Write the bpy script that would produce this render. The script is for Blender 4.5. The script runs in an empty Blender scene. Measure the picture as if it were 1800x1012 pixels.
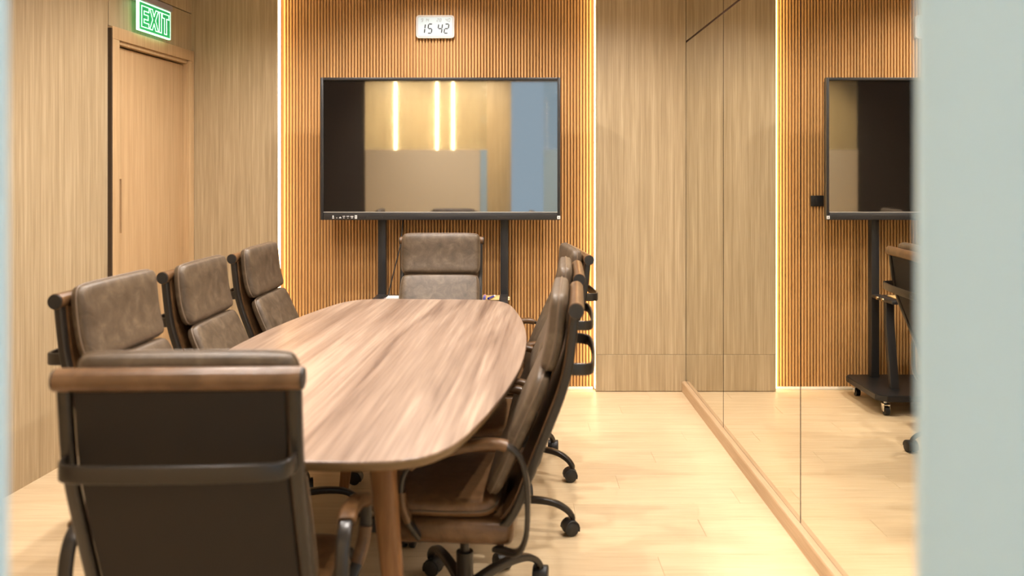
import bpy, bmesh, math, random
import numpy as np
from mathutils import Vector, Matrix

random.seed(7)
S = bpy.context.scene
C = S.collection
R = math.radians

# ------------------------------------------------------------------ camera
H = 1.42                                    # eye height; camera looks along +Y
cam_d = bpy.data.cameras.new('camera')
cam = bpy.data.objects.new('camera', cam_d)
C.objects.link(cam)
cam.location = (0, 0, H)
cam.rotation_euler = (R(90), 0, 0)
cam_d.sensor_width = 36.0
cam_d.lens = 1450 / 1800 * 36.0
cam_d.shift_x = (900 - 912) / 1800
cam_d.shift_y = -(506 - 305) / 1800
cam_d.clip_start = 0.02
cam_d.dof.use_dof = True
cam_d.dof.focus_distance = 4.7
cam_d.dof.aperture_fstop = 2.3
S.camera = cam

# ------------------------------------------------------------------ world, exposure
w = bpy.data.worlds.new('daylight')
S.world = w
w.use_nodes = True
w.node_tree.nodes['Background'].inputs[0].default_value = (0.66, 0.85, 1.0, 1)
w.node_tree.nodes['Background'].inputs[1].default_value = 0.80
S.view_settings.view_transform = 'Standard'
S.view_settings.look = 'None'
S.view_settings.gamma = 1.0
S.view_settings.use_curve_mapping = False
S.view_settings.exposure = 0.42
S.cycles.use_denoising = True
S.cycles.use_adaptive_sampling = True
S.cycles.adaptive_threshold = 0.07
S.cycles.adaptive_min_samples = 16
S.cycles.max_bounces = 6
S.cycles.diffuse_bounces = 3
S.cycles.glossy_bounces = 4
S.cycles.transmission_bounces = 8
S.cycles.transparent_max_bounces = 8
S.cycles.sample_clamp_indirect = 6.0
S.cycles.blur_glossy = 0.5

SPOT_W = 88.0           # recessed ceiling spots, watts
HALL_W = 470.0
LED = 8.5              # cove strips beside the slats
HALL_LED = 40.0

# ------------------------------------------------------------------ materials
def mat(name):
    m = bpy.data.materials.new(name)
    m.use_nodes = True
    nt = m.node_tree
    return m, nt, nt.nodes['Principled BSDF']

def simple(name, col, rough=0.5, metal=0.0, spec=0.5, emit=None, es=0.0):
    m, nt, b = mat(name)
    b.inputs['Base Color'].default_value = (*col, 1)
    b.inputs['Roughness'].default_value = rough
    b.inputs['Metallic'].default_value = metal
    b.inputs['Specular IOR Level'].default_value = spec
    if emit:
        b.inputs['Emission Color'].default_value = (*emit, 1)
        b.inputs['Emission Strength'].default_value = es
    return m

def ramp(nt, stops):
    r = nt.nodes.new('ShaderNodeValToRGB')
    e = r.color_ramp.elements
    while len(e) < len(stops):
        e.new(0.5)
    for k, (p, c) in enumerate(stops):
        e[k].position = p
        e[k].color = (*c, 1)
    return r

def wood(name, stops, scale, fine=4.0, rough=0.45, spec=0.4, bump=0.06, vary=0.0, distort=0.6, rand=True, band=None):
    """Grain runs along the axis with the small number in scale."""
    m, nt, b = mat(name)
    N, L = nt.nodes, nt.links
    tc = N.new('ShaderNodeTexCoord')
    src = tc.outputs['Object']
    if rand:
        oi = N.new('ShaderNodeObjectInfo')
        add = N.new('ShaderNodeVectorMath'); add.operation = 'MULTIPLY_ADD'
        cmb = N.new('ShaderNodeCombineXYZ')
        for k in range(3):
            L.new(oi.outputs['Random'], cmb.inputs[k])
        L.new(cmb.outputs[0], add.inputs[0])
        add.inputs[1].default_value = (13.7, 7.3, 17.1)
        L.new(src, add.inputs[2])
        src = add.outputs[0]
    mp = N.new('ShaderNodeMapping')
    mp.inputs['Scale'].default_value = scale
    L.new(src, mp.inputs['Vector'])
    n1 = N.new('ShaderNodeTexNoise')
    n1.inputs['Scale'].default_value = 1.0
    n1.inputs['Detail'].default_value = 6
    n1.inputs['Roughness'].default_value = 0.62
    n1.inputs['Distortion'].default_value = distort
    L.new(mp.outputs[0], n1.inputs['Vector'])
    mp2 = N.new('ShaderNodeMapping')
    mp2.inputs['Scale'].default_value = tuple(s * fine for s in scale)
    L.new(src, mp2.inputs['Vector'])
    n2 = N.new('ShaderNodeTexNoise')
    n2.inputs['Scale'].default_value = 1.0
    n2.inputs['Detail'].default_value = 3
    L.new(mp2.outputs[0], n2.inputs['Vector'])
    mx = N.new('ShaderNodeMix'); mx.data_type = 'FLOAT'
    mx.inputs[0].default_value = 0.44
    L.new(n1.outputs['Fac'], mx.inputs[2])
    L.new(n2.outputs['Fac'], mx.inputs[3])
    fac = mx.outputs[0]
    if band:
        mp3 = N.new('ShaderNodeMapping')
        mp3.inputs['Scale'].default_value = band
        L.new(src, mp3.inputs['Vector'])
        n3 = N.new('ShaderNodeTexNoise')
        n3.inputs['Scale'].default_value = 1.0
        n3.inputs['Detail'].default_value = 2
        n3.inputs['Distortion'].default_value = 1.6
        L.new(mp3.outputs[0], n3.inputs['Vector'])
        mx3 = N.new('ShaderNodeMix'); mx3.data_type = 'FLOAT'
        mx3.inputs[0].default_value = 0.45
        L.new(fac, mx3.inputs[2]); L.new(n3.outputs['Fac'], mx3.inputs[3])
        fac = mx3.outputs[0]
    r = ramp(nt, stops)
    L.new(fac, r.inputs[0])
    out = r.outputs[0]
    if vary > 0:
        oi2 = N.new('ShaderNodeObjectInfo')
        mr = N.new('ShaderNodeMapRange')
        mr.inputs[3].default_value = 1 - vary
        mr.inputs[4].default_value = 1 + vary
        L.new(oi2.outputs['Random'], mr.inputs[0])
        hs = N.new('ShaderNodeHueSaturation')
        L.new(mr.outputs[0], hs.inputs['Value'])
        L.new(out, hs.inputs['Color'])
        out = hs.outputs[0]
    L.new(out, b.inputs['Base Color'])
    b.inputs['Roughness'].default_value = rough
    b.inputs['Specular IOR Level'].default_value = spec
    if bump:
        bp = N.new('ShaderNodeBump')
        bp.inputs['Strength'].default_value = bump
        bp.inputs['Distance'].default_value = 0.002
        L.new(fac, bp.inputs['Height'])
        L.new(bp.outputs[0], b.inputs['Normal'])
    return m

def leather(name, stops, rough=0.42):
    m, nt, b = mat(name)
    N, L = nt.nodes, nt.links
    tc = N.new('ShaderNodeTexCoord')
    n1 = N.new('ShaderNodeTexNoise')
    n1.inputs['Scale'].default_value = 16
    n1.inputs['Detail'].default_value = 5
    n1.inputs['Roughness'].default_value = 0.65
    n1.inputs['Distortion'].default_value = 0.8
    L.new(tc.outputs['Object'], n1.inputs['Vector'])
    r = ramp(nt, stops)
    L.new(n1.outputs['Fac'], r.inputs[0])
    L.new(r.outputs[0], b.inputs['Base Color'])
    b.inputs['Roughness'].default_value = rough
    b.inputs['Specular IOR Level'].default_value = 0.5
    n2 = N.new('ShaderNodeTexNoise')
    n2.inputs['Scale'].default_value = 260
    n2.inputs['Detail'].default_value = 3
    L.new(tc.outputs['Object'], n2.inputs['Vector'])
    n3 = N.new('ShaderNodeTexNoise')
    n3.inputs['Scale'].default_value = 9
    n3.inputs['Detail'].default_value = 2
    L.new(tc.outputs['Object'], n3.inputs['Vector'])
    ad = N.new('ShaderNodeMath'); ad.operation = 'MULTIPLY_ADD'
    L.new(n3.outputs['Fac'], ad.inputs[0]); ad.inputs[1].default_value = 4.0
    L.new(n2.outputs['Fac'], ad.inputs[2])
    bp = N.new('ShaderNodeBump')
    bp.inputs['Strength'].default_value = 0.25
    bp.inputs['Distance'].default_value = 0.0015
    L.new(ad.outputs[0], bp.inputs['Height'])
    L.new(bp.outputs[0], b.inputs['Normal'])
    return m

def mixmat(name, a, b_, fac):
    m = bpy.data.materials.new(name); m.use_nodes = True
    nt = m.node_tree; nt.nodes.clear()
    o = nt.nodes.new('ShaderNodeOutputMaterial')
    mx = nt.nodes.new('ShaderNodeMixShader')
    mx.inputs[0].default_value = fac
    def mk(t):
        n = nt.nodes.new(t[0])
        n.inputs['Color'].default_value = (*t[1], 1)
        if len(t) > 2:
            n.inputs['Roughness'].default_value = t[2]
        return n
    nt.links.new(mk(a).outputs[0], mx.inputs[1])
    nt.links.new(mk(b_).outputs[0], mx.inputs[2])
    nt.links.new(mx.outputs[0], o.inputs[0])
    return m

M = {}
M['oak'] = wood('oak_veneer', [(0.30, (0.310, 0.226, 0.125)), (0.50, (0.432, 0.326, 0.194)), (0.66, (0.545, 0.428, 0.270))],
                (64, 64, 1.1), fine=3.4, rough=0.42, distort=0.3, rand=True)
M['door_oak'] = wood('door_oak', [(0.30, (0.430, 0.280, 0.140)), (0.50, (0.520, 0.345, 0.182)), (0.68, (0.600, 0.415, 0.230))],
                (46, 46, 1.2), fine=3.2, rough=0.42, distort=0.3)
M['trim_oak'] = wood('trim_oak', [(0.30, (0.450, 0.295, 0.165)), (0.50, (0.530, 0.360, 0.210)), (0.70, (0.600, 0.425, 0.260))],
                (30, 2.0, 60), fine=2.5, rough=0.45, distort=0.2)
M['slat'] = wood('slat_oak', [(0.30, (0.480, 0.258, 0.095)), (0.50, (0.560, 0.312, 0.122)), (0.70, (0.630, 0.370, 0.155))],
                (60, 60, 1.5), fine=2.5, rough=0.5, distort=0.2, vary=0.10)
M['slat_back'] = simple('slat_backing', (0.32, 0.150, 0.048), 0.6)
M['plank'] = wood('floor_oak', [(0.28, (0.590, 0.430, 0.250)), (0.50, (0.680, 0.515, 0.318)), (0.72, (0.750, 0.595, 0.392))],
                (1.6, 26, 26), fine=3.0, rough=0.38, spec=0.35, bump=0.02, vary=0.02, distort=0.4)
M['joint'] = simple('floor_joint', (0.40, 0.26, 0.13), 0.7)
M['walnut'] = wood('walnut_top', [(0.38, (0.150, 0.092, 0.062)), (0.46, (0.240, 0.160, 0.112)), (0.53, (0.300, 0.208, 0.150)), (0.62, (0.430, 0.315, 0.228))],
                (20, 0.50, 20), fine=4.0, rough=0.34, spec=0.55, bump=0.03, distort=1.2, rand=False, band=(6.0, 0.5, 6.0))
M['walnut_leg'] = wood('walnut_leg', [(0.30, (0.170, 0.075, 0.026)), (0.50, (0.270, 0.125, 0.045)), (0.70, (0.370, 0.185, 0.075))],
                (38, 38, 1.5), fine=2.5, rough=0.4)
M['edge'] = simple('table_edge_band', (0.150, 0.088, 0.034), 0.4)
M['leather'] = leather('taupe_leather', [(0.30, (0.056, 0.037, 0.021)), (0.50, (0.090, 0.061, 0.037)), (0.70, (0.145, 0.104, 0.065))])
M['leather_trim'] = leather('tan_leather', [(0.30, (0.076, 0.036, 0.013)), (0.50, (0.114, 0.056, 0.022)), (0.70, (0.160, 0.084, 0.037))], 0.30)
M['leather_seat'] = leather('warm_lit_seat_leather', [(0.30, (0.115, 0.054, 0.020)), (0.50, (0.168, 0.085, 0.035)), (0.70, (0.220, 0.122, 0.056))], 0.36)  # same leather, tinted warmer to imitate orange bounce light on the seats
M['piping'] = simple('leather_piping', (0.130, 0.088, 0.055), 0.45)
M['back_cloth'] = simple('dark_back_cloth', (0.011, 0.0065, 0.0035), 0.75)
M['black_metal'] = simple('black_satin_metal', (0.022, 0.017, 0.013), 0.29, 0.0, 0.5)
M['black_plastic'] = simple('black_plastic', (0.016, 0.014, 0.013), 0.45)
M['chrome'] = simple('chrome', (0.75, 0.75, 0.75), 0.2, 1.0)
M['brass'] = simple('brass_screw', (0.8, 0.62, 0.35), 0.3, 1.0)
M['stand_metal'] = simple('stand_black_steel', (0.020, 0.019, 0.020), 0.42)
M['tv_frame'] = simple('tv_frame', (0.022, 0.021, 0.022), 0.38)
M['screen'] = mixmat('dark_glass_screen', ('ShaderNodeBsdfDiffuse', (0.010, 0.008, 0.007)), ('ShaderNodeBsdfAnisotropic', (0.95, 0.95, 0.95), 0.035), 0.38)
M['tv_line'] = simple('tv_silver_line', (0.55, 0.52, 0.50), 0.3, 0.6)
M['print_white'] = simple('printed_white', (0.75, 0.74, 0.72), 0.6)
M['print_grey'] = simple('printed_grey', (0.32, 0.32, 0.34), 0.6)
M['white_plastic'] = simple('white_plastic', (0.66, 0.63, 0.61), 0.4)
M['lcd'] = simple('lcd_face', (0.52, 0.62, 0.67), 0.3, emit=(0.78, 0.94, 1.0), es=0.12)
M['lcd_rim'] = simple('lcd_rim', (0.50, 0.50, 0.54), 0.4)
M['lcd_black'] = simple('lcd_black', (0.006, 0.006, 0.012), 0.5)
M['lcd_grey'] = simple('lcd_grey', (0.22, 0.24, 0.26), 0.5)
M['mirror'] = simple('mirror_silver', (0.80, 0.79, 0.735), 0.0, 1.0)
M['seam'] = simple('dark_seam', (0.070, 0.030, 0.022), 0.5)
M['shadow_gap'] = simple('dark_gap', (0.050, 0.028, 0.012), 0.7)
M['ceiling'] = simple('ceiling_paint', (0.80, 0.76, 0.70), 0.8)
M['plaster'] = simple('wall_plaster', (0.62, 0.54, 0.44), 0.8)
M['dark_panel'] = simple('dark_brown_panel', (0.030, 0.021, 0.014), 0.6)
M['beige_panel'] = simple('beige_panel', (0.78, 0.62, 0.40), 0.6)
M['white_trim'] = simple('white_trim', (0.85, 0.80, 0.70), 0.5)
M['frost'] = mixmat('frosted_glass', ('ShaderNodeBsdfDiffuse', (0.58, 0.745, 0.82)), ('ShaderNodeBsdfTranslucent', (0.74, 0.82, 0.84)), 0.40)
M['clear'] = mixmat('clear_glass', ('ShaderNodeBsdfTransparent', (0.96, 0.98, 0.97)), ('ShaderNodeBsdfAnisotropic', (0.9, 0.9, 0.9), 0.0), 0.06)
M['alu'] = simple('aluminium_frame', (0.45, 0.46, 0.46), 0.35, 0.8)
M['led'] = simple('warm_led', (1, 0.9, 0.7), 0.5, emit=(1.0, 0.70, 0.33), es=LED)
M['hall_led'] = simple('hall_led', (1, 0.9, 0.7), 0.5, emit=(1.0, 0.80, 0.45), es=HALL_LED)
M['downlight'] = simple('downlight_lens', (1, 1, 1), 0.5, emit=(1.0, 0.92, 0.80), es=14.0)
M['exit_green'] = simple('exit_green_acrylic', (0.03, 0.36, 0.13), 0.2, emit=(0.03, 0.60, 0.17), es=0.30)
M['exit_line'] = simple('exit_bright_line', (0.8, 1, 0.85), 0.3, emit=(0.45, 1.0, 0.58), es=2.1)
M['mint'] = simple('mint_card', (0.28, 0.62, 0.42), 0.5)
M['teal'] = simple('teal_print', (0.03, 0.32, 0.36), 0.5)
M['tan_paper'] = simple('kraft_paper', (0.66, 0.44, 0.18), 0.7)
M['paper'] = simple('white_paper', (0.82, 0.80, 0.74), 0.6)
M['blue'] = simple('blue_plastic', (0.02, 0.035, 0.30), 0.35)
M['violet'] = simple('violet_plastic', (0.22, 0.20, 0.62), 0.4)
M['grey_plastic'] = simple('grey_plastic', (0.30, 0.27, 0.29), 0.4)
M['pink'] = simple('pink_plastic', (0.75, 0.35, 0.28), 0.4)

# ------------------------------------------------------------------ mesh helpers
def finish(name, bm, m, parent=None, smooth=False, auto=None, loc=None):
    bmesh.ops.recalc_face_normals(bm, faces=bm.faces)
    me = bpy.data.meshes.new(name)
    bm.to_mesh(me); bm.free()
    if isinstance(m, str):
        m = M[m]
    me.materials.append(m)
    if smooth:
        for p in me.polygons:
            p.use_smooth = True
        if auto:
            me.set_sharp_from_angle(angle=R(auto))
    o = bpy.data.objects.new(name, me)
    C.objects.link(o)
    if parent:
        o.parent = parent
    if loc:
        o.location = loc
    return o

def tag(o, label=None, cat=None, group=None, kind=None):
    if label: o['label'] = label
    if cat: o['category'] = cat
    if group: o['group'] = group
    if kind: o['kind'] = kind
    return o

def empty(name, loc=(0, 0, 0), rz=0.0):
    o = bpy.data.objects.new(name, None)
    C.objects.link(o)
    o.location = loc
    o.rotation_euler = (0, 0, rz)
    o.empty_display_size = 0.1
    return o

def struct(o):
    o['kind'] = 'structure'
    return o

def bm_box(bm, lo, hi, bev=0.0, seg=2, mtx=None):
    sub = bmesh.new()
    bmesh.ops.create_cube(sub, size=1)
    c = [(a + b) / 2 for a, b in zip(lo, hi)]
    d = [abs(b - a) for a, b in zip(lo, hi)]
    for v in sub.verts:
        v.co = Vector((c[0] + v.co.x * d[0], c[1] + v.co.y * d[1], c[2] + v.co.z * d[2]))
    if bev > 0:
        bmesh.ops.bevel(sub, geom=list(sub.edges), offset=min(bev, min(d) * 0.49), segments=seg, profile=0.5, affect='EDGES')
    if mtx is not None:
        bmesh.ops.transform(sub, matrix=mtx, verts=sub.verts)
    append(bm, sub)

def append(bm, sub):
    tmp = bpy.data.meshes.new('tmp')
    sub.to_mesh(tmp); sub.free()
    bm.from_mesh(tmp)
    bpy.data.meshes.remove(tmp)

def box(name, lo, hi, m, parent=None, bev=0.0, seg=2, mtx=None):
    bm = bmesh.new()
    bm_box(bm, lo, hi, bev, seg, mtx)
    return finish(name, bm, m, parent, smooth=bev > 0, auto=35 if bev > 0 else None)

def catmull(pts, n=6):
    P = [Vector(p) for p in pts]
    out = []
    for i in range(len(P) - 1):
        p0 = P[i - 1] if i > 0 else P[i] * 2 - P[i + 1]
        p1, p2 = P[i], P[i + 1]
        p3 = P[i + 2] if i + 2 < len(P) else P[i + 1] * 2 - P[i]
        for k in range(n):
            t = k / n
            out.append(0.5 * ((2 * p1) + (p2 - p0) * t + (2 * p0 - 5 * p1 + 4 * p2 - p3) * t * t + (-p0 + 3 * p1 - 3 * p2 + p3) * t ** 3))
    out.append(P[-1].copy())
    return out

def bm_sweep(bm, pts, section, side=None, closed=False):
    """section: function(i, n) -> list of (a, b); a along 'side', b along the normal."""
    P = [Vector(p) for p in pts]
    n = len(P)
    rings = []
    prev = None
    for i in range(n):
        if closed:
            t = (P[(i + 1) % n] - P[i - 1]).normalized()
        else:
            t = (P[min(i + 1, n - 1)] - P[max(i - 1, 0)]).normalized()
        if side is not None:
            s = Vector(side)
            s = (s - t * s.dot(t)).normalized()
        else:
            if prev is None:
                a = Vector((0, 0, 1)) if abs(t.z) < 0.9 else Vector((1, 0, 0))
                s = t.cross(a).normalized()
            else:
                s = (prev - t * prev.dot(t)).normalized()
            prev = s
        nn = t.cross(s).normalized()
        rings.append([bm.verts.new(P[i] + s * a + nn * b) for a, b in section(i, n)])
    m = len(rings[0])
    rng = range(n) if closed else range(n - 1)
    for i in rng:
        A, B = rings[i], rings[(i + 1) % n]
        for k in range(m):
            bm.faces.new((A[k], A[(k + 1) % m], B[(k + 1) % m], B[k]))
    if not closed:
        bm.faces.new(rings[0][::-1]); bm.faces.new(rings[-1])

def circ(r, k=10):
    return [(r * math.cos(2 * math.pi * i / k), r * math.sin(2 * math.pi * i / k)) for i in range(k)]

def rrect(w_, h_, r, k=3):
    out = []
    for cx, cy, a0 in ((w_/2-r, h_/2-r, 0), (-w_/2+r, h_/2-r, 90), (-w_/2+r, -h_/2+r, 180), (w_/2-r, -h_/2+r, 270)):
        for i in range(k + 1):
            a = R(a0 + 90 * i / k)
            out.append((cx + r * math.cos(a), cy + r * math.sin(a)))
    return out

def tube(name, pts, r, m, parent=None, k=10, closed=False):
    bm = bmesh.new()
    rr = r if callable(r) else (lambda i, n: r)
    bm_sweep(bm, pts, lambda i, n: circ(rr(i, n), k), None, closed)
    return finish(name, bm, m, parent, smooth=True, auto=50)

def bar(name, pts, w_, h_, r, m, parent=None, side=(1, 0, 0)):
    bm = bmesh.new()
    sec = rrect(w_, h_, r)
    bm_sweep(bm, pts, lambda i, n: sec, side)
    return finish(name, bm, m, parent, smooth=True, auto=50)

def bm_cyl(bm, p0, p1, r0, r1=None, k=20):
    r1 = r0 if r1 is None else r1
    bm_sweep(bm, [p0, p1], lambda i, n: circ(r0 if i == 0 else r1, k))

def cyl(name, p0, p1, r0, m, parent=None, r1=None, k=20):
    bm = bmesh.new()
    bm_cyl(bm, p0, p1, r0, r1, k)
    return finish(name, bm, m, parent, smooth=True, auto=50)

# ------------------------------------------------------------------ dimensions
YB = 5.37            # front of the wood panels on the back wall
YS = 5.430           # front of the slats
XM = 1.088           # mirror plane
XC = -2.13           # left corner
ZC = 2.75            # ceiling
XSL, XSR = -1.574, 0.503   # slat bay
YF = 0.60            # glass front
LEAN = 0.07

# floor --------------------------------------------------------------
fl = struct(box('floor', (-4.2, -3.0, -0.06), (XM + 0.12, 5.6, -0.012), 'joint'))
pw, plen = 0.165, 1.22
row = 0
plank_mesh = None
y = -0.9
while y < 5.46:
    x = -2.62 - (0.41 * row % 1.0) * plen
    while x < XM:
        a, b = max(x, -2.62), min(x + plen, XM)
        if b - a > 0.05:
            full = abs((b - a) - plen) < 1e-6
            if full and plank_mesh:
                o = bpy.data.objects.new('plank', plank_mesh); C.objects.link(o); o.parent = fl
            else:
                hw = (b - a) / 2 - 0.0004
                o = box('plank', (-hw, -pw / 2 + 0.0004, -0.012), (hw, pw / 2 - 0.0004, 0), 'plank', fl, bev=0.0006, seg=1)
                if full: plank_mesh = o.data
            o.location = ((a + b) / 2, y + pw / 2, 0)
        x += plen
    y += pw
    row += 1

struct(box('ceiling', (-4.2, YF - 0.02, ZC), (XM + 0.12, 5.6, ZC + 0.08), 'ceiling'))
ZH = 3.06
struct(box('ceiling_hall', (-4.2, -3.0, ZH), (XM + 0.12, YF + 0.03, ZH + 0.06), 'ceiling'))

# back wall ----------------------------------------------------------
wb = struct(box('wall_back', (-2.40, YS + 0.016, 0), (XM + 0.1, 5.56, ZC), 'slat_back'))
def plain_panel(parent, lo, hi, m='oak'):
    return box('panel', lo, hi, m, parent, bev=0.0015, seg=1)
plain_panel(wb, (XSR, YB, 0.2430), (XM, YS + 0.015, ZC))
plain_panel(wb, (XSR, YB, 0.004), (XM, YS + 0.015, 0.2415))
plain_panel(wb, (-2.22, YB, 0.004), (XSL, YS + 0.015, ZC))
# slats: rounded ribs
slat_mesh = None
pitch = 0.0203
n_slat = int((XSR - XSL - 0.03) / pitch)
x0 = (XSL + XSR) / 2 - (n_slat - 1) * pitch / 2
for k in range(n_slat):
    if slat_mesh is None:
        bm = bmesh.new()
        prof = [(-0.0068, 0.016), (-0.0068, 0.0035), (-0.0055, 0.0012), (-0.003, 0.0), (0.003, 0.0), (0.0055, 0.0012), (0.0068, 0.0035), (0.0068, 0.016)]
        v0 = [bm.verts.new((px, py, 0.018)) for px, py in prof]
        v1 = [bm.verts.new((px, py, ZC)) for px, py in prof]
        for i in range(len(prof)):
            j = (i + 1) % len(prof)
            bm.faces.new((v0[i], v0[j], v1[j], v1[i]))
        bm.faces.new(v0); bm.faces.new(v1)
        o = finish('slat', bm, 'slat', wb, smooth=True, auto=40)
        slat_mesh = o.data
    else:
        o = bpy.data.objects.new('slat', slat_mesh); C.objects.link(o); o.parent = wb
    o.location = (x0 + k * pitch, YS, 0)
struct(box('trim_1', (XSL + 0.016, YS - 0.012, 0.0), (XSR - 0.016, YS + 0.012, 0.018), 'white_trim', bev=0.002))

def led_strip(x, sg, label):
    e = empty('led_strip', (x, YB, 0.0))
    xs = lambda p, q: (min(sg * p, sg * q), max(sg * p, sg * q))
    a, b = xs(0.0004, 0.003)
    box('channel', (a, 0.006, 0.0), (b, 0.056, ZC - 0.01), 'alu', e)
    a, b = xs(0.0031, 0.009)
    box('diffuser', (a, 0.010, 0.019), (b, 0.052, ZC - 0.012), 'led', e)
    tag(e, label, 'light strip', 'LED strips beside the slatted bay')
led_strip(XSL, 1, 'glowing vertical LED strip at the left edge of the slatted wall')
led_strip(XSR, -1, 'glowing vertical LED strip at the right edge of the slatted wall')

# right wall with mirrors -------------------------------------------
wr = struct(box('wall_right', (XM + 0.007, YF, 0), (XM + 0.12, 5.5, ZC), 'seam'))
ys = [YB - 0.001, 4.388, 3.186, 1.985, YF + 0.01]
for a, b in zip(ys[1:], ys[:-1]):
    for z0, z1 in ((0.071, 2.270), (2.283, ZC - 0.002)):
        box('mirror_panel', (XM, a + 0.0050, z0), (XM + 0.005, b - 0.0050, z1), 'mirror', wr)
bb = bmesh.new()
prof = [(XM - 0.0005, 0.0), (XM - 0.026, 0.0), (XM - 0.026, 0.060), (XM - 0.023, 0.066), (XM - 0.012, 0.069), (XM - 0.0005, 0.070)]
va = [bb.verts.new((p, YF + 0.02, q)) for p, q in prof]
vb = [bb.verts.new((p, YB, q)) for p, q in prof]
for i in range(len(prof)):
    j = (i + 1) % len(prof)
    bb.faces.new((va[i], va[j], vb[j], vb[i]))
bb.faces.new(va); bb.faces.new(vb)
struct(finish('baseboard_right', bb, 'trim_oak'))

# left wall ----------------------------------------------------------
nrm = math.sqrt(1 + LEAN * LEAN)
A_ = Vector((-LEAN, -1, 0)) / nrm         # along the wall towards the camera
N_ = Vector((1, -LEAN, 0)) / nrm          # into the room
LM = Matrix(((A_.x, N_.x, 0, XC), (A_.y, N_.y, 0, YB), (0, 0, 1, 0), (0, 0, 0, 1)))   # (s, n, z) -> world
def lbox(name, lo, hi, m, parent=None, bev=0.0, seg=1):
    return box(name, lo, hi, m, parent, bev, seg, LM)
wl = struct(lbox('wall_left', (-0.15, -0.16, 0), (4.9, -0.075, ZC), 'shadow_gap'))
bm = bmesh.new()
bm_box(bm, (0.9635, -0.07, 0.0), (2.165, 0, 2.2125), 0.0, 1, LM)
bm_box(bm, (0.9605, -0.07, 2.2125), (2.165, 0, 2.455), 0.0, 1, LM)
finish('panel', bm, 'oak', wl)
lbox('panel', (2.169, -0.07, 0.0), (3.369, 0, 2.455), 'oak', wl, 0.0015)
lbox('panel', (3.373, -0.07, 0.0), (4.780, 0, 2.455), 'oak', wl, 0.0015)
lbox('panel', (0.965, -0.07, 2.459), (4.78, 0, ZC), 'oak', wl, 0.0015)
lbox('panel', (0.0, -0.07, 2.215), (0.953, 0, 2.455), 'oak', wl, 0.0015)
lbox('panel', (0.0, -0.07, 2.461), (0.953, 0, ZC), 'oak', wl, 0.0015)
dr = struct(empty('door_1', LM @ Vector((0.5, 0, 0))))
def dpart(name, lo, hi, m, bev=0.002, parent=None):
    o = lbox(name, lo, hi, m, None, bev, 2)
    p = parent or dr
    o.parent = p
    o.matrix_parent_inverse = Matrix.Translation(dr.location).inverted()
    return o
dpart('door_jamb', (0.004, -0.07, 0), (0.072, 0.020, 2.145), 'door_oak')
dpart('door_jamb', (0.882, -0.07, 0), (0.950, 0.020, 2.145), 'door_oak')
dpart('shadow_strip', (0.9502, -0.07, 0), (0.9620, 0.019, 2.200), 'shadow_gap', 0.0)  # dark strip painted in for the shadow along the frame side
dpart('door_header', (0.004, -0.07, 2.1455), (0.950, 0.020, 2.212), 'door_oak')
dpart('door_stop', (0.073, -0.07, 2.125), (0.881, 0.006, 2.145), 'door_oak')
leaf = empty('door_leaf', (0, 0, 0)); leaf.parent = dr
def lpart(name, lo, hi, m, bev=0.0):
    o = lbox(name, lo, hi, m, None, bev, 2)
    o.parent = leaf
    o.matrix_parent_inverse = Matrix.Translation(dr.location).inverted()
    return o
lpart('leaf_board', (0.074, -0.06, 0.006), (0.790, -0.022, 2.116), 'door_oak', 0.001)
lpart('leaf_board', (0.8250, -0.06, 0.006), (0.880, -0.022, 2.116), 'door_oak', 0.001)
lpart('leaf_board', (0.790, -0.06, 1.390), (0.8250, -0.022, 2.116), 'door_oak')
lpart('leaf_board', (0.790, -0.06, 0.006), (0.8250, -0.022, 1.090), 'door_oak')
lpart('pull_slot', (0.788, -0.06, 1.085), (0.827, -0.050, 1.395), 'walnut_leg')

# glass front (film-frosted below, clear above) and the hall outside ----
wf = struct(empty('wall_front', (0, YF, 0)))
def fpart(name, lo, hi, m, bev=0.0):
    o = box(name, lo, hi, m, None, bev)
    o.parent = wf
    o.matrix_parent_inverse = Matrix.Translation(wf.location).inverted()
    return o
fpart('column', (-2.60, YF - 0.05, 0), (-1.815, YF - 0.021, ZH), 'dark_panel', 0.003)
fpart('frosted_pane', (-0.455, YF - 0.006, 0.03), (-0.374, YF + 0.006, 1.70), 'frost', 0.002)
fpart('tan_reflection_panel', (-1.80, YF - 0.02, 0.03), (-0.46, YF + 0.02, 1.70), 'beige_panel', 0.002)  # added in place of frosted glass to turn the screen reflection tan
fpart('frosted_pane', (0.291, YF - 0.006, 0.03), (XM + 0.004, YF + 0.006, 1.70), 'frost', 0.002)
fpart('clear_pane', (-1.80, YF - 0.005, 1.702), (-0.374, YF + 0.005, 2.4995), 'clear')
fpart('clear_pane', (0.291, YF - 0.005, 1.702), (XM + 0.004, YF + 0.005, 2.4995), 'clear')
fpart('blocking_bulkhead', (-1.815, YF - 0.03, 2.50), (XM + 0.006, YF - 0.021, ZH), 'oak', 0.002)  # unseen bulkhead, deepened to block the hall ceiling from the screen reflection
fpart('floor_rail', (-1.815, YF - 0.02, 0.0), (-0.374, YF + 0.02, 0.03), 'alu', 0.002)
fpart('floor_rail', (0.291, YF - 0.02, 0.0), (XM + 0.006, YF + 0.02, 0.03), 'alu', 0.002)

wh = struct(box('wall_hall', (-4.2, -2.62, 0), (-0.12, -2.50, ZH), 'oak'))
struct(box('wall_hall_end', (-4.2, -2.50, 0), (-4.1, YF - 0.03, ZH), 'plaster'))
for k, xx in enumerate((-1.91, -1.27, -1.02)):
    o = box('hall_light_strip', (xx - 0.007, -2.4995, 1.55), (xx + 0.007, -2.4875, 3.02), 'hall_led', None, 0.002)
    tag(o, ('first', 'second', 'third')[k] + ' slim upright warm light strip from the left, on the hall wall', 'light strip', 'hall light strips')

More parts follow.
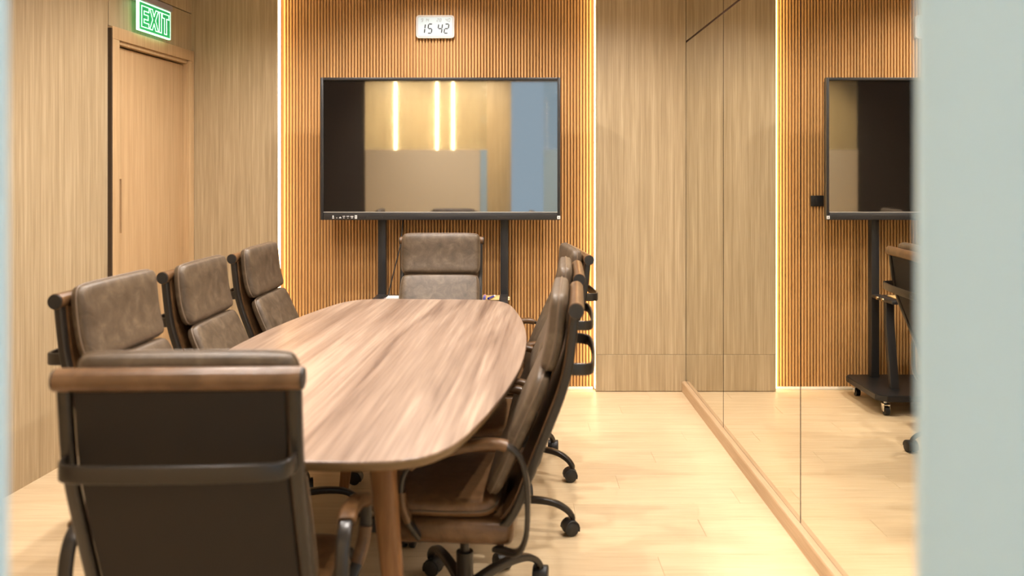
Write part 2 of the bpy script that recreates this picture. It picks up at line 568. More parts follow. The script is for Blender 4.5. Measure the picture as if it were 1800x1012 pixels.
# ceiling downlights -------------------------------------------------
names = {0: 'mirror aisle', 1: 'table', 2: 'door side', 3: 'hall outside, added to brighten its wall'}
spots = [(0.62, 1.5, 0), (0.62, 2.9, 0), (0.62, 4.3, 0), (-0.53, 2.1, 1), (-0.53, 3.5, 1), (-0.53, 4.75, 1), (-1.05, 1.2, 2), (-1.20, 2.7, 2), (-1.30, 4.2, 2)]
order = ['front', 'middle', 'back']
hall = [(-2.1, -0.9, 3), (-1.35, -0.9, 3), (-0.6, -0.9, 3)]  # invented lamps, added to light the hall wall
for k, (sx, sy, rw) in enumerate(spots + hall):
    e = empty('downlight', (sx, sy, ZC if rw < 3 else ZH))
    bm = bmesh.new()
    ring = [(0.045, 0.0), (0.062, 0.0), (0.062, -0.004), (0.047, -0.008)]
    vs = [[bm.verts.new((r_ * math.cos(2 * math.pi * i / 24), r_ * math.sin(2 * math.pi * i / 24), z_)) for r_, z_ in ring] for i in range(24)]
    for i in range(24):
        for j in range(4):
            bm.faces.new((vs[i][j], vs[i][(j + 1) % 4], vs[(i + 1) % 24][(j + 1) % 4], vs[(i + 1) % 24][j]))
    finish('bezel', bm, 'white_plastic', e, smooth=True, auto=40)
    cyl('lens', (0, 0, -0.001), (0, 0, -0.005), 0.045, 'downlight', e, k=24)
    ld = bpy.data.lights.new('downlight_beam', 'SPOT')
    ld.energy = SPOT_W if rw < 3 else HALL_W
    ld.color = (1.0, 0.922, 0.855) if rw < 3 else (1.0, 0.78, 0.48)
    ld.spot_size = R(152) if rw < 3 else R(84)
    ld.spot_blend = 0.70
    ld.shadow_soft_size = 0.04
    lo = bpy.data.objects.new('downlight_beam', ld); C.objects.link(lo)
    lo.parent = e; lo.location = (0, 0, -0.012)
    if rw == 3:                                # added washers, tilted to brighten the hall wall mirrored in the screen
        lo.rotation_euler = (R(-52), 0, 0)
    tag(e, 'round recessed ceiling downlight over the %s, %s of three' % (names[rw], order[k % 3]), 'downlight', 'ceiling downlights')

# ------------------------------------------------------------------ table
def table_outline():
    L_, Wm, We, r_ = 2.4796, 0.5674, 0.4059, 0.1386
    v = np.linspace(-L_/2, L_/2, 80)
    ww = Wm - (Wm - We) * (2 * v / L_) ** 2
    u = np.linspace(We, -We, 40)
    pts = np.vstack([np.c_[ww, v], np.c_[u, 0*u + L_/2][1:-1], np.c_[-ww[::-1], v[::-1]], np.c_[-u, 0*u - L_/2][1:-1]])
    cl = np.vstack([pts, pts[:1]])
    seg = np.r_[0, np.cumsum(np.hypot(*np.diff(cl, axis=0).T))]
    s = np.linspace(0, seg[-1], 400, endpoint=False)
    q = np.c_[np.interp(s, seg, cl[:, 0]), np.interp(s, seg, cl[:, 1])]
    k = int(r_ / (seg[-1] / 400))
    ker = np.ones(2*k+1) / (2*k+1)
    for _ in range(2):
        q = np.c_[tuple(np.convolve(np.r_[q[-k:, i], q[:, i], q[:k, i]], ker, 'valid') for i in (0, 1))]
    return q[::3]
TZ = 0.75
tb = tag(empty('conference_table', (-0.5393, 3.168, 0), -0.048), 'long boat-shaped walnut conference table in the middle of the room', 'table')
q = table_outline()
nq = len(q)
tang = np.roll(q, -1, 0) - np.roll(q, 1, 0)
tang /= np.hypot(*tang.T)[:, None]
nin = np.c_[-tang[:, 1], tang[:, 0]]
def ring(bm, inset, z):
    return [bm.verts.new((q[i, 0] + nin[i, 0] * inset, q[i, 1] + nin[i, 1] * inset, z)) for i in range(nq)]
bm = bmesh.new()
a = ring(bm, 0.002, TZ); b = ring(bm, 0.0, TZ - 0.002); c = ring(bm, 0.0, TZ - 0.006)
bm.faces.new(a)
for A1, B1 in ((a, b), (b, c)):
    for i in range(nq):
        bm.faces.new((A1[i], A1[(i+1) % nq], B1[(i+1) % nq], B1[i]))
bm.faces.new(c[::-1])
finish('tabletop', bm, 'walnut', tb)
bm = bmesh.new()
a = ring(bm, 0.0004, TZ - 0.0062); b = ring(bm, 0.0015, TZ - 0.020); c = ring(bm, 0.010, TZ - 0.0275); d = ring(bm, 0.024, TZ - 0.0285)
for A1, B1 in ((a, b), (b, c), (c, d)):
    for i in range(nq):
        bm.faces.new((A1[i], A1[(i+1) % nq], B1[(i+1) % nq], B1[i]))
bm.faces.new(a); bm.faces.new(d[::-1])
finish('edge_band', bm, 'edge', tb, smooth=True, auto=60)
for sy in (-1, 1):
    for sx in (-1, 1):
        yt, yb_ = (-0.845, -0.92) if sy < 0 else (0.500, 0.515)
        top = Vector((sx * 0.188, yt, TZ - 0.0286)); bot = Vector((sx * 0.270, yb_, 0.0))
        bm = bmesh.new()
        st = [0, 0.04, 0.35, 0.7, 1.0]
        rr = [0.040, 0.038, 0.033, 0.027, 0.021]
        bm_sweep(bm, [top.lerp(bot, t) for t in st], lambda i, n: [(a_ * rr[i] / 0.5, b_ * rr[i] / 0.5) for a_, b_ in rrect(1.0, 0.72, 0.22)], side=(1, 0, 0))
        zmin = min(v.co.z for v in bm.verts)
        for v in bm.verts:
            if v.co.z < 0.02: v.co.z = 0.0
            if v.co.z > TZ - 0.0286: v.co.z = TZ - 0.0286
        finish('leg', bm, 'walnut_leg', tb, smooth=True, auto=40)
    bar('stretcher', [(-0.17, -0.847 if sy < 0 else 0.50, TZ - 0.062), (0.17, -0.847 if sy < 0 else 0.50, TZ - 0.062)], 0.030, 0.060, 0.006, 'walnut_leg', tb, side=(0, 1, 0))

# ------------------------------------------------------------------ chairs
RAIL = [(-.352, 1.030), (-.343, .940), (-.332, .860), (-.312, .785), (-.270, .675), (-.222, .555), (-.185, .460), (-.140, .400), (-.060, .383), (.110, .383), (.195, .388), (.230, .396)]

def prof_at(pr, n):
    """Resample a (y, z) polyline to n points with forward normals."""
    sm = catmull([(0, a, b) for a, b in pr], 8)
    seg = [0]
    for i in range(1, len(sm)):
        seg.append(seg[-1] + (sm[i] - sm[i-1]).length)
    out = []
    for t in n:
        s = t * seg[-1]
        k = max(i for i in range(len(seg)) if seg[i] <= s + 1e-9)
        k = min(k, len(sm) - 2)
        f = (s - seg[k]) / (seg[k+1] - seg[k])
        p = sm[k].lerp(sm[k+1], f)
        tv = (sm[min(k+2, len(sm)-1)] - sm[max(k-1, 0)]).normalized()
        out.append((p, Vector((0, tv.z, -tv.y))))
    return out

def make_pad(name, prof, width, front, back, parent, pw_=9.0, m='leather'):
    nu, nv = 16, 16
    us = [math.sin(math.pi / 2 * (2 * i / nu - 1)) for i in range(nu + 1)]
    vs = [math.sin(math.pi / 2 * (2 * i / nv - 1)) for i in range(nv + 1)]
    pr = prof_at(prof, [(v + 1) / 2 for v in vs])
    def hh(u, v):
        return (max(0, 1 - abs(u) ** pw_) * max(0, 1 - abs(v) ** pw_)) ** (2.0 / pw_)
    mid = len(vs) // 2
    bm = bmesh.new()
    grids = []
    for sgn in (1, -1):
        g = []
        for j, v in enumerate(vs):
            p, nn = pr[j]
            rowv = []
            for i, u in enumerate(us):
                edge = i in (0, nu) or j in (0, nv)
                if sgn == -1 and edge:
                    rowv.append(grids[0][j][i]); continue
                cx = 1 - 0.07 * abs(u) ** 6 * abs(v) ** 6
                x = u * width / 2 * cx
                pull = 0.05 * abs(u) ** 6 * abs(v) ** 6
                pc = p.lerp(pr[mid][0], pull)
                dome = 0.86 + 0.14 * (1 - u * u) * (1 - v * v)
                hgt = hh(u, v) * (front * dome if sgn == 1 else -back)
                co = pc + nn * hgt
                rowv.append(bm.verts.new((x, co.y, co.z)))
            g.append(rowv)
        grids.append(g)
    for g, flip in ((grids[0], False), (grids[1], True)):
        for j in range(nv):
            for i in range(nu):
                f = (g[j][i], g[j][i+1], g[j+1][i+1], g[j+1][i])
                bm.faces.new(f[::-1] if flip else f)
    o = finish(name, bm, m, parent, smooth=True)
    # piping round the rim
    loop = [(i, 0) for i in range(nu)] + [(nu, j) for j in range(nv)] + [(i, nv) for i in range(nu, 0, -1)] + [(0, j) for j in range(nv, 0, -1)]
    pts = []
    for i, j in loop:
        u, v = us[i], vs[j]
        p, nn = pr[j]
        cx = 1 - 0.07 * abs(u) ** 6 * abs(v) ** 6
        pc = p.lerp(pr[mid][0], 0.05 * abs(u) ** 6 * abs(v) ** 6)
        pts.append((u * width / 2 * cx, pc.y, pc.z))
    keep = [pts[0]]
    for p in pts[1:]:
        if (Vector(p) - Vector(keep[-1])).length > 0.006: keep.append(p)
    tube('piping', keep, 0.0036, 'piping', o, k=6, closed=True)
    return o

def make_chair():
    t = empty('office_chair')
    rail = catmull([(0, a, b) for a, b in RAIL], 4)
    for sx in (-1, 1):
        bar('side_rail', [(sx * 0.228, p.y, p.z) for p in rail], 0.026, 0.024, 0.006, 'black_metal', t)
    # leather sling and dark back panel between the rails
    sl = prof_at(RAIL[:8], [i / 24 for i in range(25)])
    def sheet(name, half, off, th, m, k0=0, k1=25):
        bm = bmesh.new()
        rows = []
        for p, nn in sl[k0:k1]:
            f = p - nn * -1 * 0 + (-nn) * 0
            q0 = p + Vector((0, -nn.y, -nn.z)) * off
            q1 = q0 + Vector((0, -nn.y, -nn.z)) * th
            rows.append([bm.verts.new((-half, q0.y, q0.z)), bm.verts.new((half, q0.y, q0.z)), bm.verts.new((half, q1.y, q1.z)), bm.verts.new((-half, q1.y, q1.z))])
        for i in range(len(rows) - 1):
            for j in range(4):
                bm.faces.new((rows[i][j], rows[i][(j+1) % 4], rows[i+1][(j+1) % 4], rows[i+1][j]))
        bm.faces.new(rows[0]); bm.faces.new(rows[-1])
        return finish(name, bm, m, t, smooth=True, auto=40)
    sheet('sling', 0.2145, 0.008, 0.008, 'leather_trim')
    sheet('back_panel', 0.2075, -0.004, 0.010, 'back_cloth', 1, 25)
    tt = tube('top_tube', [(-0.242, -.354, 1.027), (0.242, -.354, 1.027)], 0.0235, 'leather_trim', t, k=18)
    for sx in (-1, 1):
        cyl('end_cap', (sx * 0.2421, -.354, 1.027), (sx * 0.2465, -.354, 1.027), 0.0215, 'black_plastic', tt, k=18)
    ft = tube('front_tube', [(-0.236, 0.232, .398), (0.236, 0.232, .398)], 0.0235, 'leather_trim', t, k=18)
    for sx in (-1, 1):
        cyl('end_cap', (sx * 0.2361, 0.232, .398), (sx * 0.2465, 0.232, .398), 0.0215, 'black_plastic', ft, k=18)
    # pads: y,z centre lines from below to top / back to front
    make_pad('head_pad', [(-.266, .843), (-.282, .890), (-.296, .960), (-.306, 1.072)], 0.452, 0.032, 0.026, t)
    make_pad('back_pad', [(-.100, .480), (-.138, .560), (-.182, .660), (-.226, .756), (-.262, .838)], 0.452, 0.026, 0.030, t)
    make_pad('seat_pad', [(.252, .428), (.18, .438), (.05, .436), (-.08, .438), (-.125, .452)], 0.455, 0.036, 0.022, t, m='leather_seat')
    # leather seat shell between the rails
    bm = bmesh.new()
    bm_box(bm, (-0.246, -0.175, 0.346), (0.246, 0.232, 0.416), 0.024, 3)
    finish('seat_shell', bm, 'leather_trim', t, smooth=True, auto=60)
    # bowed strap across the back
    strap = catmull([(-.228, -.338, .858), (-.222, -.378, .856), (-.195, -.398, .855), (-.10, -.406, .855), (0, -.408, .855), (.10, -.406, .855), (.195, -.398, .855), (.222, -.378, .856), (.228, -.338, .858)], 4)
    bar('back_strap', strap, 0.036, 0.010, 0.004, 'black_metal', t, side=(0, 0, 1))
    # arm loops
    AL = [(.100, .372), (.126, .430), (.140, .495), (.136, .556), (.108, .600), (.040, .628), (-.055, .653), (-.135, .660), (-.190, .634), (-.214, .565), (-.218, .470), (-.212, .395), (-.185, .345), (-.120, .334)]
    for sx in (-1, 1):
        xs = [.250, .276, .292, .297] + [.297] * 7 + [.292, .272, .225]
        pts = catmull([(sx * xx, a, b) for xx, (a, b) in zip(xs, AL)], 5)
        ar = bar('armrest', pts, 0.031, 0.015, 0.006, 'black_metal', t)
        lo = [p for p in pts if p.z > .585 and -.168 < p.y < .118]
        bar('arm_pad', lo, 0.042, 0.028, 0.011, 'leather_trim', ar)
        fr = [p for p in pts[:24] if .430 < p.z < .530]
        bar('front_wrap', fr, 0.034, 0.025, 0.010, 'leather_trim', ar)
    # gas lift, plate, star base
    box('seat_plate', (-0.10, -0.11, 0.327), (0.10, 0.11, 0.3458), 'black_metal', t, 0.005)
    gl = cyl('gas_lift', (0, 0, .10), (0, 0, .22), 0.027, 'black_metal', t, k=20)
    cyl('piston', (0, 0, .22), (0, 0, .345), 0.015, 'black_metal', gl, k=16)
    hub = cyl('star_base', (0, 0, .075), (0, 0, .135), 0.045, 'black_metal', t, r1=0.034, k=20)
    for k in range(5):
        a = 2 * math.pi * k / 5
        ca, sa = math.sin(a), math.cos(a)
        P3 = [(p.x * ca, p.x * sa, p.y) for p in [Vector((r_.x, r_.y, 0)) for r_ in [Vector((a_, b_, 0)) for a_, b_ in [(v.x, v.y) for v in catmull([(x_, z_, 0) for x_, z_ in [(.03, .104), (.11, .121), (.19, .126), (.262, .118), (.308, .096), (.331, .072), (.335, .058)]], 4)]]]]
        bm = bmesh.new()
        nP = len(P3)
        bm_sweep(bm, P3, lambda i, n: rrect(0.034 - 0.012 * i / n, 0.028 - 0.010 * i / n, 0.006), side=(ca * 0 - sa, ca, 0) if False else (sa, -ca, 0))
        finish('base_leg', bm, 'black_metal', hub, smooth=True, auto=50)
        # caster: hooded twin wheel
        bm = bmesh.new()
        tw = a + 0.9 + 0.5 * k
        ax = Vector((math.cos(tw), math.sin(tw), 0)); fw = Vector((-math.sin(tw), math.cos(tw), 0))
        base = Vector((.335 * ca, .335 * sa, 0)) + fw * 0.012
        for s_ in (-1, 1):
            c0 = base + ax * (0.007 * s_) + Vector((0, 0, .0275)); c1 = base + ax * (0.026 * s_) + Vector((0, 0, .0275))
            bm_sweep(bm, [c0, c0.lerp(c1, .15), c0.lerp(c1, .85), c1], lambda i, n: circ((.025, .0275, .0275, .024)[i], 18))
        hood = []
        for i in range(9):
            an = R(-20 + 200 * i / 8)
            hood.append(base + fw * (-.024 * math.cos(an)) * 1.25 + Vector((0, 0, .0275 + .031 * math.sin(an))))
        bm_sweep(bm, hood, lambda i, n: rrect(0.050, 0.006, 0.002, 2), side=ax)
        bm_cyl(bm, base - fw * 0.012 + Vector((0, 0, .050)), base - fw * 0.012 + Vector((0, 0, .066)), 0.009, k=10)
        finish('caster', bm, 'black_plastic', hub, smooth=True, auto=45)
    return t

def copy_tree(o, parent=None):
    c = o.copy()
    C.objects.link(c)
    c.parent = parent
    for ch in o.children:
        copy_tree(ch, c)
    return c

chair0 = make_chair()
chairs = [
    # tube centre x, y, facing angle (deg, 0 = +Y, ccw), base twist, label
    (-0.678, 1.650, 2, 20, 'brown leather office chair at the near end of the table, seen from behind'),
    (-0.452, 4.842, 180, 10, 'taupe leather office chair at the far end of the table, in front of the television'),
    (-1.335, 2.640, -93, 40, 'taupe leather office chair on the door side of the table, nearest the camera'),
    (-1.336, 3.345, -91, 12, 'taupe leather office chair on the door side of the table, in the middle of three'),
    (-1.316, 4.036, -91, 25, 'taupe leather office chair on the door side of the table, nearest the slatted wall'),
    (0.181, 2.600, 86, 11, 'brown leather office chair on the mirror side of the table, nearest the camera'),
    (0.236, 3.285, 87, 30, 'brown leather office chair on the mirror side of the table, in the middle of three'),
    (0.298, 3.985, 95, 6, 'brown leather office chair on the mirror side of the table, nearest the slatted wall'),
]
for i, (tx, ty, ang, tw, lab) in enumerate(chairs):
    o = chair0 if i == 0 else copy_tree(chair0)
    a = R(ang)
    f = Vector((-math.sin(a), math.cos(a), 0))
    p = Vector((tx, ty, 0)) + f * 0.354
    o.location = p - Vector((0, 0, 0))
    o.rotation_euler = (0, 0, a)
    for ch in o.children:
        if ch.name.split('.')[0] == 'star_base':
            ch.rotation_euler = (0, 0, R(tw))
        elif ch.name.split('.')[0] != 'gas_lift':
            ch.location.z = {0: -0.018, 2: 0.020}.get(i, 0.0)      # set lower / higher on the gas lift
    tag(o, lab, 'chair', 'office chairs around the table')

# ------------------------------------------------------------------ television and stand
TX0, TX1, TZ0, TZ1, TY = -1.237, 0.259, 1.131, 2.019, 5.14
tv = tag(empty('television', ((TX0 + TX1) / 2, TY, TZ0)), 'large black flat television on a wheeled stand before the slatted wall', 'television')
def tvp(name, lo, hi, m, bev=0.0, parent=None):
    o = box(name, lo, hi, m, None, bev)
    o.parent = parent or tv
    o.matrix_parent_inverse = Matrix.Translation(tv.location).inverted()
    return o
tvp('rear_shell', (TX0 + 0.01, TY + 0.030, TZ0 + 0.01), (TX1 - 0.01, TY + 0.085, TZ1 - 0.01), 'tv_frame', 0.012)
tvp('frame', (TX0, TY, TZ0), (TX0 + 0.018, TY + 0.04, TZ1), 'tv_frame', 0.003)
tvp('frame', (TX1 - 0.018, TY, TZ0), (TX1, TY + 0.04, TZ1), 'tv_frame', 0.003)
tvp('frame', (TX0 + 0.0185, TY, TZ1 - 0.018), (TX1 - 0.0185, TY + 0.04, TZ1), 'tv_frame', 0.003)
ch_ = tvp('lower_bezel', (TX0 + 0.0185, TY, TZ0), (TX1 - 0.0185, TY + 0.04, TZ0 + 0.046), 'tv_frame', 0.003)
tvp('silver_line', (TX0 + 0.0185, TY + 0.001, TZ0 + 0.0465), (TX1 - 0.0185, TY + 0.02, TZ0 + 0.051), 'tv_line')
tvp('screen', (TX0 + 0.0185, TY + 0.008, TZ0 + 0.0515), (TX1 - 0.0185, TY + 0.029, TZ1 - 0.0185), 'screen')
for gx in (-0.95, -0.845, -0.232, -0.125):
    tvp('speaker_grille', (gx, TY - 0.001, TZ0 + 0.007), (gx + 0.098, TY + 0.0005, TZ0 + 0.025), 'black_plastic')
# printed control icons on the lower bezel
def icon(shape, cx, cz):
    bm = bmesh.new()
    for (a, b, w_, h_) in shape:
        bm_box(bm, (cx + a - w_/2, TY - 0.0012, cz + b - h_/2), (cx + a + w_/2, TY - 0.0002, cz + b + h_/2))
    o = finish('printed_icon', bm, 'print_white', tv)
    o.matrix_parent_inverse = Matrix.Translation(tv.location).inverted()
iz = TZ0 + 0.019
icons = [[(0, .004, .008, .010), (0, -.007, .011, .005)], [(0, -.006, .004, .007)], [(0, -.006, .014, .004), (0, -.001, .006, .004)],
         [(0, .004, .015, .004), (0, -.006, .007, .004)], [(0, .004, .016, .004), (0, -.007, .005, .003)], [(0, .003, .018, .005), (.001, -.006, .010, .005)],
         [(0, .007, .014, .007), (0, -.007, .014, .008), (-.005, 0, .004, .008), (.005, 0, .004, .008)]]
for k, ic in enumerate(icons):
    icon(ic, TX0 + (0.080, 0.103, 0.124, 0.147, 0.172, 0.197, 0.222)[k], iz)
st = tvp('corner_sticker', (TX1 - 0.020, TY - 0.0015, TZ0 + 0.006), (TX1 - 0.001, TY - 0.0002, TZ0 + 0.026), 'print_white')
tvp('sticker_mark', (TX1 - 0.0145, TY - 0.0022, TZ0 + 0.011), (TX1 - 0.0065, TY - 0.0015, TZ0 + 0.020), 'print_grey', parent=tv)

sd = tag(empty('television_stand', (-0.478, 5.1, 0)), 'black steel wheeled stand with a shelf carrying the television', 'stand')
def sdp(o, parent=None):
    o.parent = parent or sd
    o.matrix_parent_inverse = Matrix.Translation(sd.location).inverted()
    return o
CXS = (-0.872, -0.0925)
bm = bmesh.new()
bx0, bx1, by0, by1 = -1.040, 0.074, 4.815, 5.335
out = [(bx0 + .05, by0), (bx1 - .05, by0), (bx1, by0 + .05), (bx1, by1 - .03), (bx1 - .03, by1), (bx0 + .03, by1), (bx0, by1 - .03), (bx0, by0 + .05)]
va = [bm.verts.new((x_, y_, 0.085)) for x_, y_ in out]; vb = [bm.verts.new((x_, y_, 0.122)) for x_, y_ in out]
for i in range(8):
    bm.faces.new((va[i], va[(i+1) % 8], vb[(i+1) % 8], vb[i]))
bm.faces.new(va[::-1]); bm.faces.new(vb)
bmesh.ops.bevel(bm, geom=list(bm.edges), offset=0.004, segments=2, affect='EDGES')
sdp(finish('base_plate', bm, 'stand_metal', smooth=True, auto=35))
for cx in CXS:
    sdp(box('column', (cx - 0.0255, 5.245, 0.1222), (cx + 0.0255, 5.305, 1.78), 'stand_metal', None, 0.004))
    br = catmull([(cx, 4.985, .118), (cx, 5.005, .22), (cx, 5.030, .36), (cx, 5.052, .50), (cx, 5.056, .600), (cx, 5.056, .632)], 5)
    sdp(bar('brace', br, 0.052, 0.040, 0.006, 'stand_metal'))
    sdp(box('shelf_bracket', (cx - 0.026, 4.955, 0.6325), (cx + 0.026, 5.243, 0.6545), 'stand_metal', None, 0.003))
    for yy in (5.075, 5.15):
        sdp(cyl('screw', (cx + 0.026, yy, .6435), (cx + 0.036, yy, .6435), 0.010, 'brass', k=12))
    sdp(box('mount_arm', (cx - 0.02, 5.2255, 1.25), (cx + 0.02, 5.2445, 1.92), 'stand_metal', None, 0.002))
sdp(box('cross_member', (CXS[0] + 0.026, 5.262, 1.50), (CXS[1] - 0.026, 5.288, 1.56), 'stand_metal', None, 0.003))
bm = bmesh.new()
sx0, sx1 = CXS[0] + 0.027, CXS[1] - 0.027
out = [(sx0 + .07, 4.86), (sx1 - .07, 4.86), (sx1, 4.945), (sx1, 5.215), (sx0, 5.215), (sx0, 4.945)]
va = [bm.verts.new((x_, y_, 0.640)) for x_, y_ in out]; vb = [bm.verts.new((x_, y_, 0.655)) for x_, y_ in out]
for i in range(6):
    bm.faces.new((va[i], va[(i+1) % 6], vb[(i+1) % 6], vb[i]))
bm.faces.new(va[::-1]); bm.faces.new(vb)
bmesh.ops.bevel(bm, geom=list(bm.edges), offset=0.003, segments=2, affect='EDGES')
sdp(finish('shelf', bm, 'stand_metal', smooth=True, auto=35))
for cx in (bx0 + 0.06, bx1 - 0.06):
    for cy in (by0 + 0.05, by1 - 0.05):
        bm = bmesh.new()
        bm_cyl(bm, (cx - 0.013, cy - 0.012, 0.026), (cx + 0.013, cy - 0.012, 0.026), 0.026, k=18)
        w1 = sdp(finish('caster', bm, 'black_plastic', smooth=True, auto=40))
        bm = bmesh.new()
        bm_box(bm, (cx - 0.020, cy - 0.030, 0.060), (cx + 0.020, cy + 0.018, 0.068), 0.003)
        bm_box(bm, (cx - 0.020, cy - 0.022, 0.022), (cx - 0.016, cy + 0.012, 0.062), 0.001)
        bm_box(bm, (cx + 0.016, cy - 0.022, 0.022), (cx + 0.020, cy + 0.012, 0.062), 0.001)
        bm_cyl(bm, (cx, cy, 0.066), (cx, cy, 0.0852), 0.010, k=10)
        sdp(finish('caster_fork', bm, 'chrome', smooth=True, auto=40))

cb = tube('power_cable', catmull([(-0.735, 5.235, 1.18), (-0.738, 5.215, 1.06), (-0.745, 5.17, .96), (-0.772, 5.15, .84), (-0.798, 5.12, .72), (-0.803, 5.10, .672), (-0.79, 5.08, .6610), (-0.74, 5.07, .6605)], 6), 0.004, 'black_plastic', None, k=8)
tag(cb, 'thin black cable hanging from the television down to the shelf', 'cable')

# things on the shelf ------------------------------------------------
SZ = 0.6555
bk = tag(empty('notepad', (-0.755, 4.98, SZ)), 'white notepad lying on the left end of the stand shelf', 'notepad')
box('cover', (-0.062, -0.045, 0), (0.05, 0.045, 0.010), 'grey_plastic', bk, 0.002)
box('pages', (-0.042, -0.04, 0.0102), (0.06, 0.05, 0.021), 'paper', bk, 0.002)
bm = bmesh.new(); bm_box(bm, (-0.035, -0.02, 0), (0.035, 0.02, 0.020), 0.006, 3)
er = tag(empty('board_eraser', (-0.655, 4.95, SZ)), 'blue board eraser beside the white notepad on the stand shelf', 'eraser')
o = finish('body', bm, 'blue', er, smooth=True, auto=50)
box('felt', (-0.032, -0.018, 0.0202), (0.032, 0.018, 0.028), 'paper', er, 0.002)
bx = tag(empty('chalk_box', (-0.262, 5.00, SZ)), 'mint green cardboard box standing on the stand shelf', 'box')
box('carton', (-0.045, -0.035, 0), (0.032, 0.035, 0.066), 'mint', bx, 0.001)
box('printed_panel', (-0.020, -0.0362, 0.012), (0.008, -0.0351, 0.058), 'teal', bx)
box('printed_panel', (0.0321, -0.020, 0.012), (0.0332, 0.012, 0.058), 'teal', bx)
box('lid_flap', (-0.044, -0.034, 0.0661), (0.031, 0.034, 0.0672), 'mint', bx)
en = tag(empty('paper_envelope', (-0.171, 5.06, SZ)), 'tan paper envelope lying on the right end of the stand shelf', 'envelope')
box('envelope_body', (-0.055, -0.085, 0), (0.052, 0.075, 0.006), 'tan_paper', en, 0.002)
box('envelope_flap', (-0.055, 0.02, 0.0062), (0.052, 0.075, 0.0078), 'tan_paper', en)
mk = empty('marker_pen', (-0.208, 5.0, SZ + 0.0155))
cyl('barrel', (0, -0.055, 0), (0, 0.03, 0), 0.0085, 'violet', mk, k=14)
cyl('cap', (0, 0.0301, 0), (0, 0.065, 0), 0.0090, 'pink', mk, k=14)
tag(mk, 'violet marker pen with a pink cap on the tan envelope', 'marker')
mk = empty('marker_pen', (-0.165, 5.01, SZ + 0.0146), R(-18))
cyl('barrel', (0, -0.06, 0), (0, 0.03, 0), 0.0065, 'blue', mk, k=14)
cyl('cap', (0, 0.0301, 0), (0, 0.055, 0), 0.0064, 'paper', mk, k=14)
tag(mk, 'dark blue marker pen with a white cap on the tan envelope', 'marker')

# ------------------------------------------------------------------ wall clock
CY = YS - 0.024
ck = tag(empty('digital_clock', (-0.548, CY, 2.383)), 'white rounded digital clock on the slatted wall above the television', 'clock')
def rr_plate(name, w_, h_, r, y0, y1, m, parent):
    bm = bmesh.new()
    sec = rrect(w_, h_, r, 5)
    va = [bm.verts.new((a, y0, b)) for a, b in sec]; vb = [bm.verts.new((a, y1, b)) for a, b in sec]
    n = len(sec)
    for i in range(n):
        bm.faces.new((va[i], va[(i+1) % n], vb[(i+1) % n], vb[i]))
    bm.faces.new(va); bm.faces.new(vb[::-1])
    return finish(name, bm, m, parent, smooth=True, auto=40)
rr_plate('case', 0.250, 0.150, 0.020, 0.0, 0.0235, 'white_plastic', ck)
rr_plate('screen_rim', 0.232, 0.131, 0.012, -0.0012, -0.0001, 'lcd_rim', ck)
rr_plate('display', 0.224, 0.123, 0.009, -0.0024, -0.0013, 'lcd', ck)
SEG = {'0': 'abcdef', '1': 'bc', '2': 'abged', '4': 'fgbc', '5': 'afgcd', '8': 'abcdefg', '9': 'abcdfg'}
def digit(ch, cx, cz, w_, h_, t, m):
    bm = bmesh.new()
    k = 0.12                                  # slant
    def seg(x0_, z0_, x1_, z1_):
        p0, p1 = Vector((x0_, z0_)), Vector((x1_, z1_))
        d = (p1 - p0).normalized(); n_ = Vector((-d.y, d.x))
        a, b = p0 + d * t * 0.6, p1 - d * t * 0.6
        pts = [a - d * t * 0.45, a + n_ * t * .5, b + n_ * t * .5, b + d * t * 0.45, b - n_ * t * .5, a - n_ * t * .5]
        lo = [bm.verts.new((cx + p.x + k * p.y, -0.0032, cz + p.y)) for p in pts]
        hi = [bm.verts.new((cx + p.x + k * p.y, -0.0025, cz + p.y)) for p in pts]
        for i in range(6):
            bm.faces.new((lo[i], lo[(i+1) % 6], hi[(i+1) % 6], hi[i]))
        bm.faces.new(lo); bm.faces.new(hi[::-1])
    a, b = w_ / 2, h_ / 2
    pos = {'a': (-a, b, a, b), 'b': (a, b, a, 0), 'c': (a, 0, a, -b), 'd': (-a, -b, a, -b), 'e': (-a, -b, -a, 0), 'f': (-a, 0, -a, b), 'g': (-a, 0, a, 0)}
    for s_ in SEG[ch]:
        seg(*pos[s_])
    finish('digit', bm, m, ck)
for ch, cx in (('1', -0.080), ('5', -0.034), ('4', 0.032), ('2', 0.074)):
    digit(ch, cx, -0.014, 0.025, 0.060, 0.0072, 'lcd_black')
for ch, cx in (('9', -0.085), ('1', -0.062), ('4', -0.048), ('2', 0.017), ('8', 0.034), ('4', 0.075), ('0', 0.092)):
    digit(ch, cx, 0.042, 0.010, 0.021, 0.0022, 'lcd_grey')

# ------------------------------------------------------------------ outlet on the slats, right of the television
oe = tag(empty('wall_socket', (0.213, YS - 0.0005, 1.24)), 'black square wall socket on the slats beside the television', 'socket')
box('plate', (-0.044, -0.010, -0.036), (0.044, 0.0, 0.036), 'black_plastic', oe, 0.003)
box('insert', (-0.030, -0.012, -0.024), (0.014, -0.0101, 0.024), 'tv_frame', oe, 0.001)

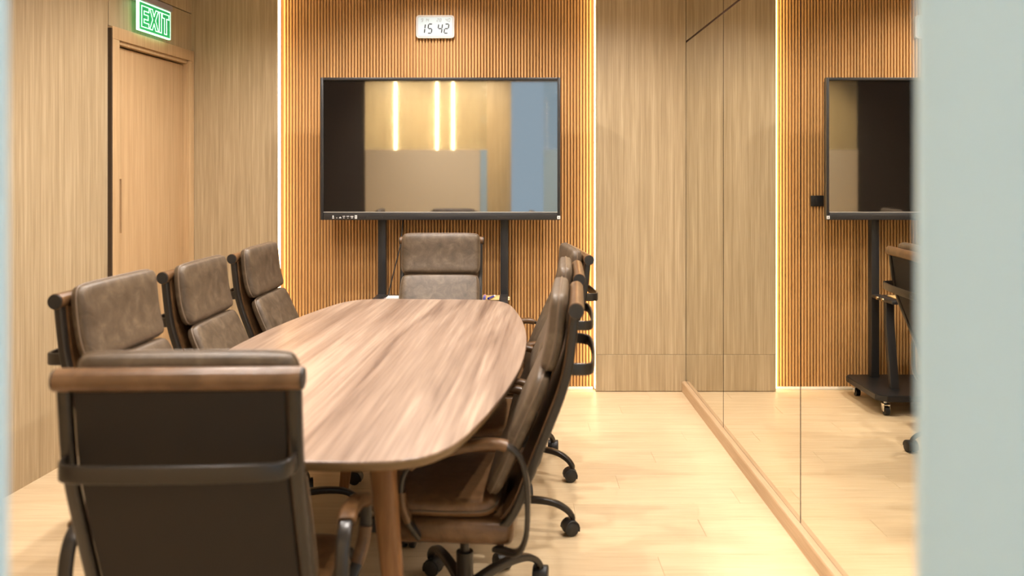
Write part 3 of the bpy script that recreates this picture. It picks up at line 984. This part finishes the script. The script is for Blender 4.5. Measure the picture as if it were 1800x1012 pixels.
# ------------------------------------------------------------------ exit sign
SN = 0.050
s0, s1, ez0, ez1 = 0.384, 0.735, 2.234, 2.388
ex = tag(empty('exit_sign', LM @ Vector(((s0 + s1) / 2, SN, ez0))), 'glowing green EXIT sign mounted above the door', 'exit sign')
inv = Matrix.Translation(ex.location).inverted()
def exo(o, parent=None):
    o.parent = parent or ex
    o.matrix_parent_inverse = inv
    return o
pl = exo(lbox('acrylic_panel', (s0, SN - 0.004, ez0), (s1, SN, ez1), 'exit_green'))
bw = 0.006
for lo, hi in (((s0 - bw, ez0 - bw), (s1 + bw, ez0)), ((s0 - bw, ez1), (s1 + bw, ez1 + bw)), ((s0 - bw, ez0), (s0, ez1)), ((s1, ez0), (s1 + bw, ez1))):
    exo(lbox('glowing_edge', (lo[0], SN - 0.0160, lo[1]), (hi[0], SN + 0.0005, hi[1]), 'exit_line'))
exo(lbox('housing', (s0 - 0.012, 0.002, ez1 + 0.0065), (s1 + 0.012, SN + 0.012, ez1 + 0.046), 'grey_plastic', None, 0.006, 2))
def letter(poly_list, sc, sz_):
    """Outlined letter: polygons in unit box, drawn as glowing strips; s runs right-to-left."""
    bm = bmesh.new()
    t = 0.0042
    for poly in poly_list:
        P = [Vector((sc - x_, sz_ + z_)) for x_, z_ in poly]
        for i in range(len(P)):
            a, b = P[i], P[(i+1) % len(P)]
            d = (b - a).normalized(); n_ = Vector((-d.y, d.x)) * t / 2
            a2, b2 = a - d * t / 2, b + d * t / 2
            c4 = [a2 - n_, a2 + n_, b2 + n_, b2 - n_]
            lo = [bm.verts.new(LM @ Vector((c.x, SN + 0.0004, c.y))) for c in c4]
            hi = [bm.verts.new(LM @ Vector((c.x, SN + 0.0016, c.y))) for c in c4]
            for j in range(4):
                bm.faces.new((lo[j], lo[(j+1) % 4], hi[(j+1) % 4], hi[j]))
            bm.faces.new(lo); bm.faces.new(hi[::-1])
    exo(finish('letter', bm, 'exit_line'))
hL, sL = 0.118, 0.026      # letter height, stroke
def E_(w_):
    m_ = hL / 2
    return [[(0, 0), (w_, 0), (w_, sL), (sL, sL), (sL, m_ - sL/2), (w_*.9, m_ - sL/2), (w_*.9, m_ + sL/2), (sL, m_ + sL/2), (sL, hL - sL), (w_, hL - sL), (w_, hL), (0, hL)]]
def X_(w_):
    k = sL * 1.15; m_ = hL / 2
    return [[(0, 0), (k, 0), (w_/2, m_ - 0.022), (w_ - k, 0), (w_, 0), (w_/2 + k*.55, m_), (w_, hL), (w_ - k, hL), (w_/2, m_ + 0.022), (k, hL), (0, hL), (w_/2 - k*.55, m_)]]
def I_():
    return [[(0, 0), (sL, 0), (sL, hL), (0, hL)]]
def T_(w_):
    return [[(w_/2 - sL/2, 0), (w_/2 + sL/2, 0), (w_/2 + sL/2, hL - sL), (w_, hL - sL), (w_, hL), (0, hL), (0, hL - sL), (w_/2 - sL/2, hL - sL)]]
zb = ez0 + 0.017
letter(E_(0.078), s1 - 0.024, zb)
letter(X_(0.098), s1 - 0.112, zb)
letter(I_(), s1 - 0.220, zb)
letter(T_(0.078), s1 - 0.256, zb)
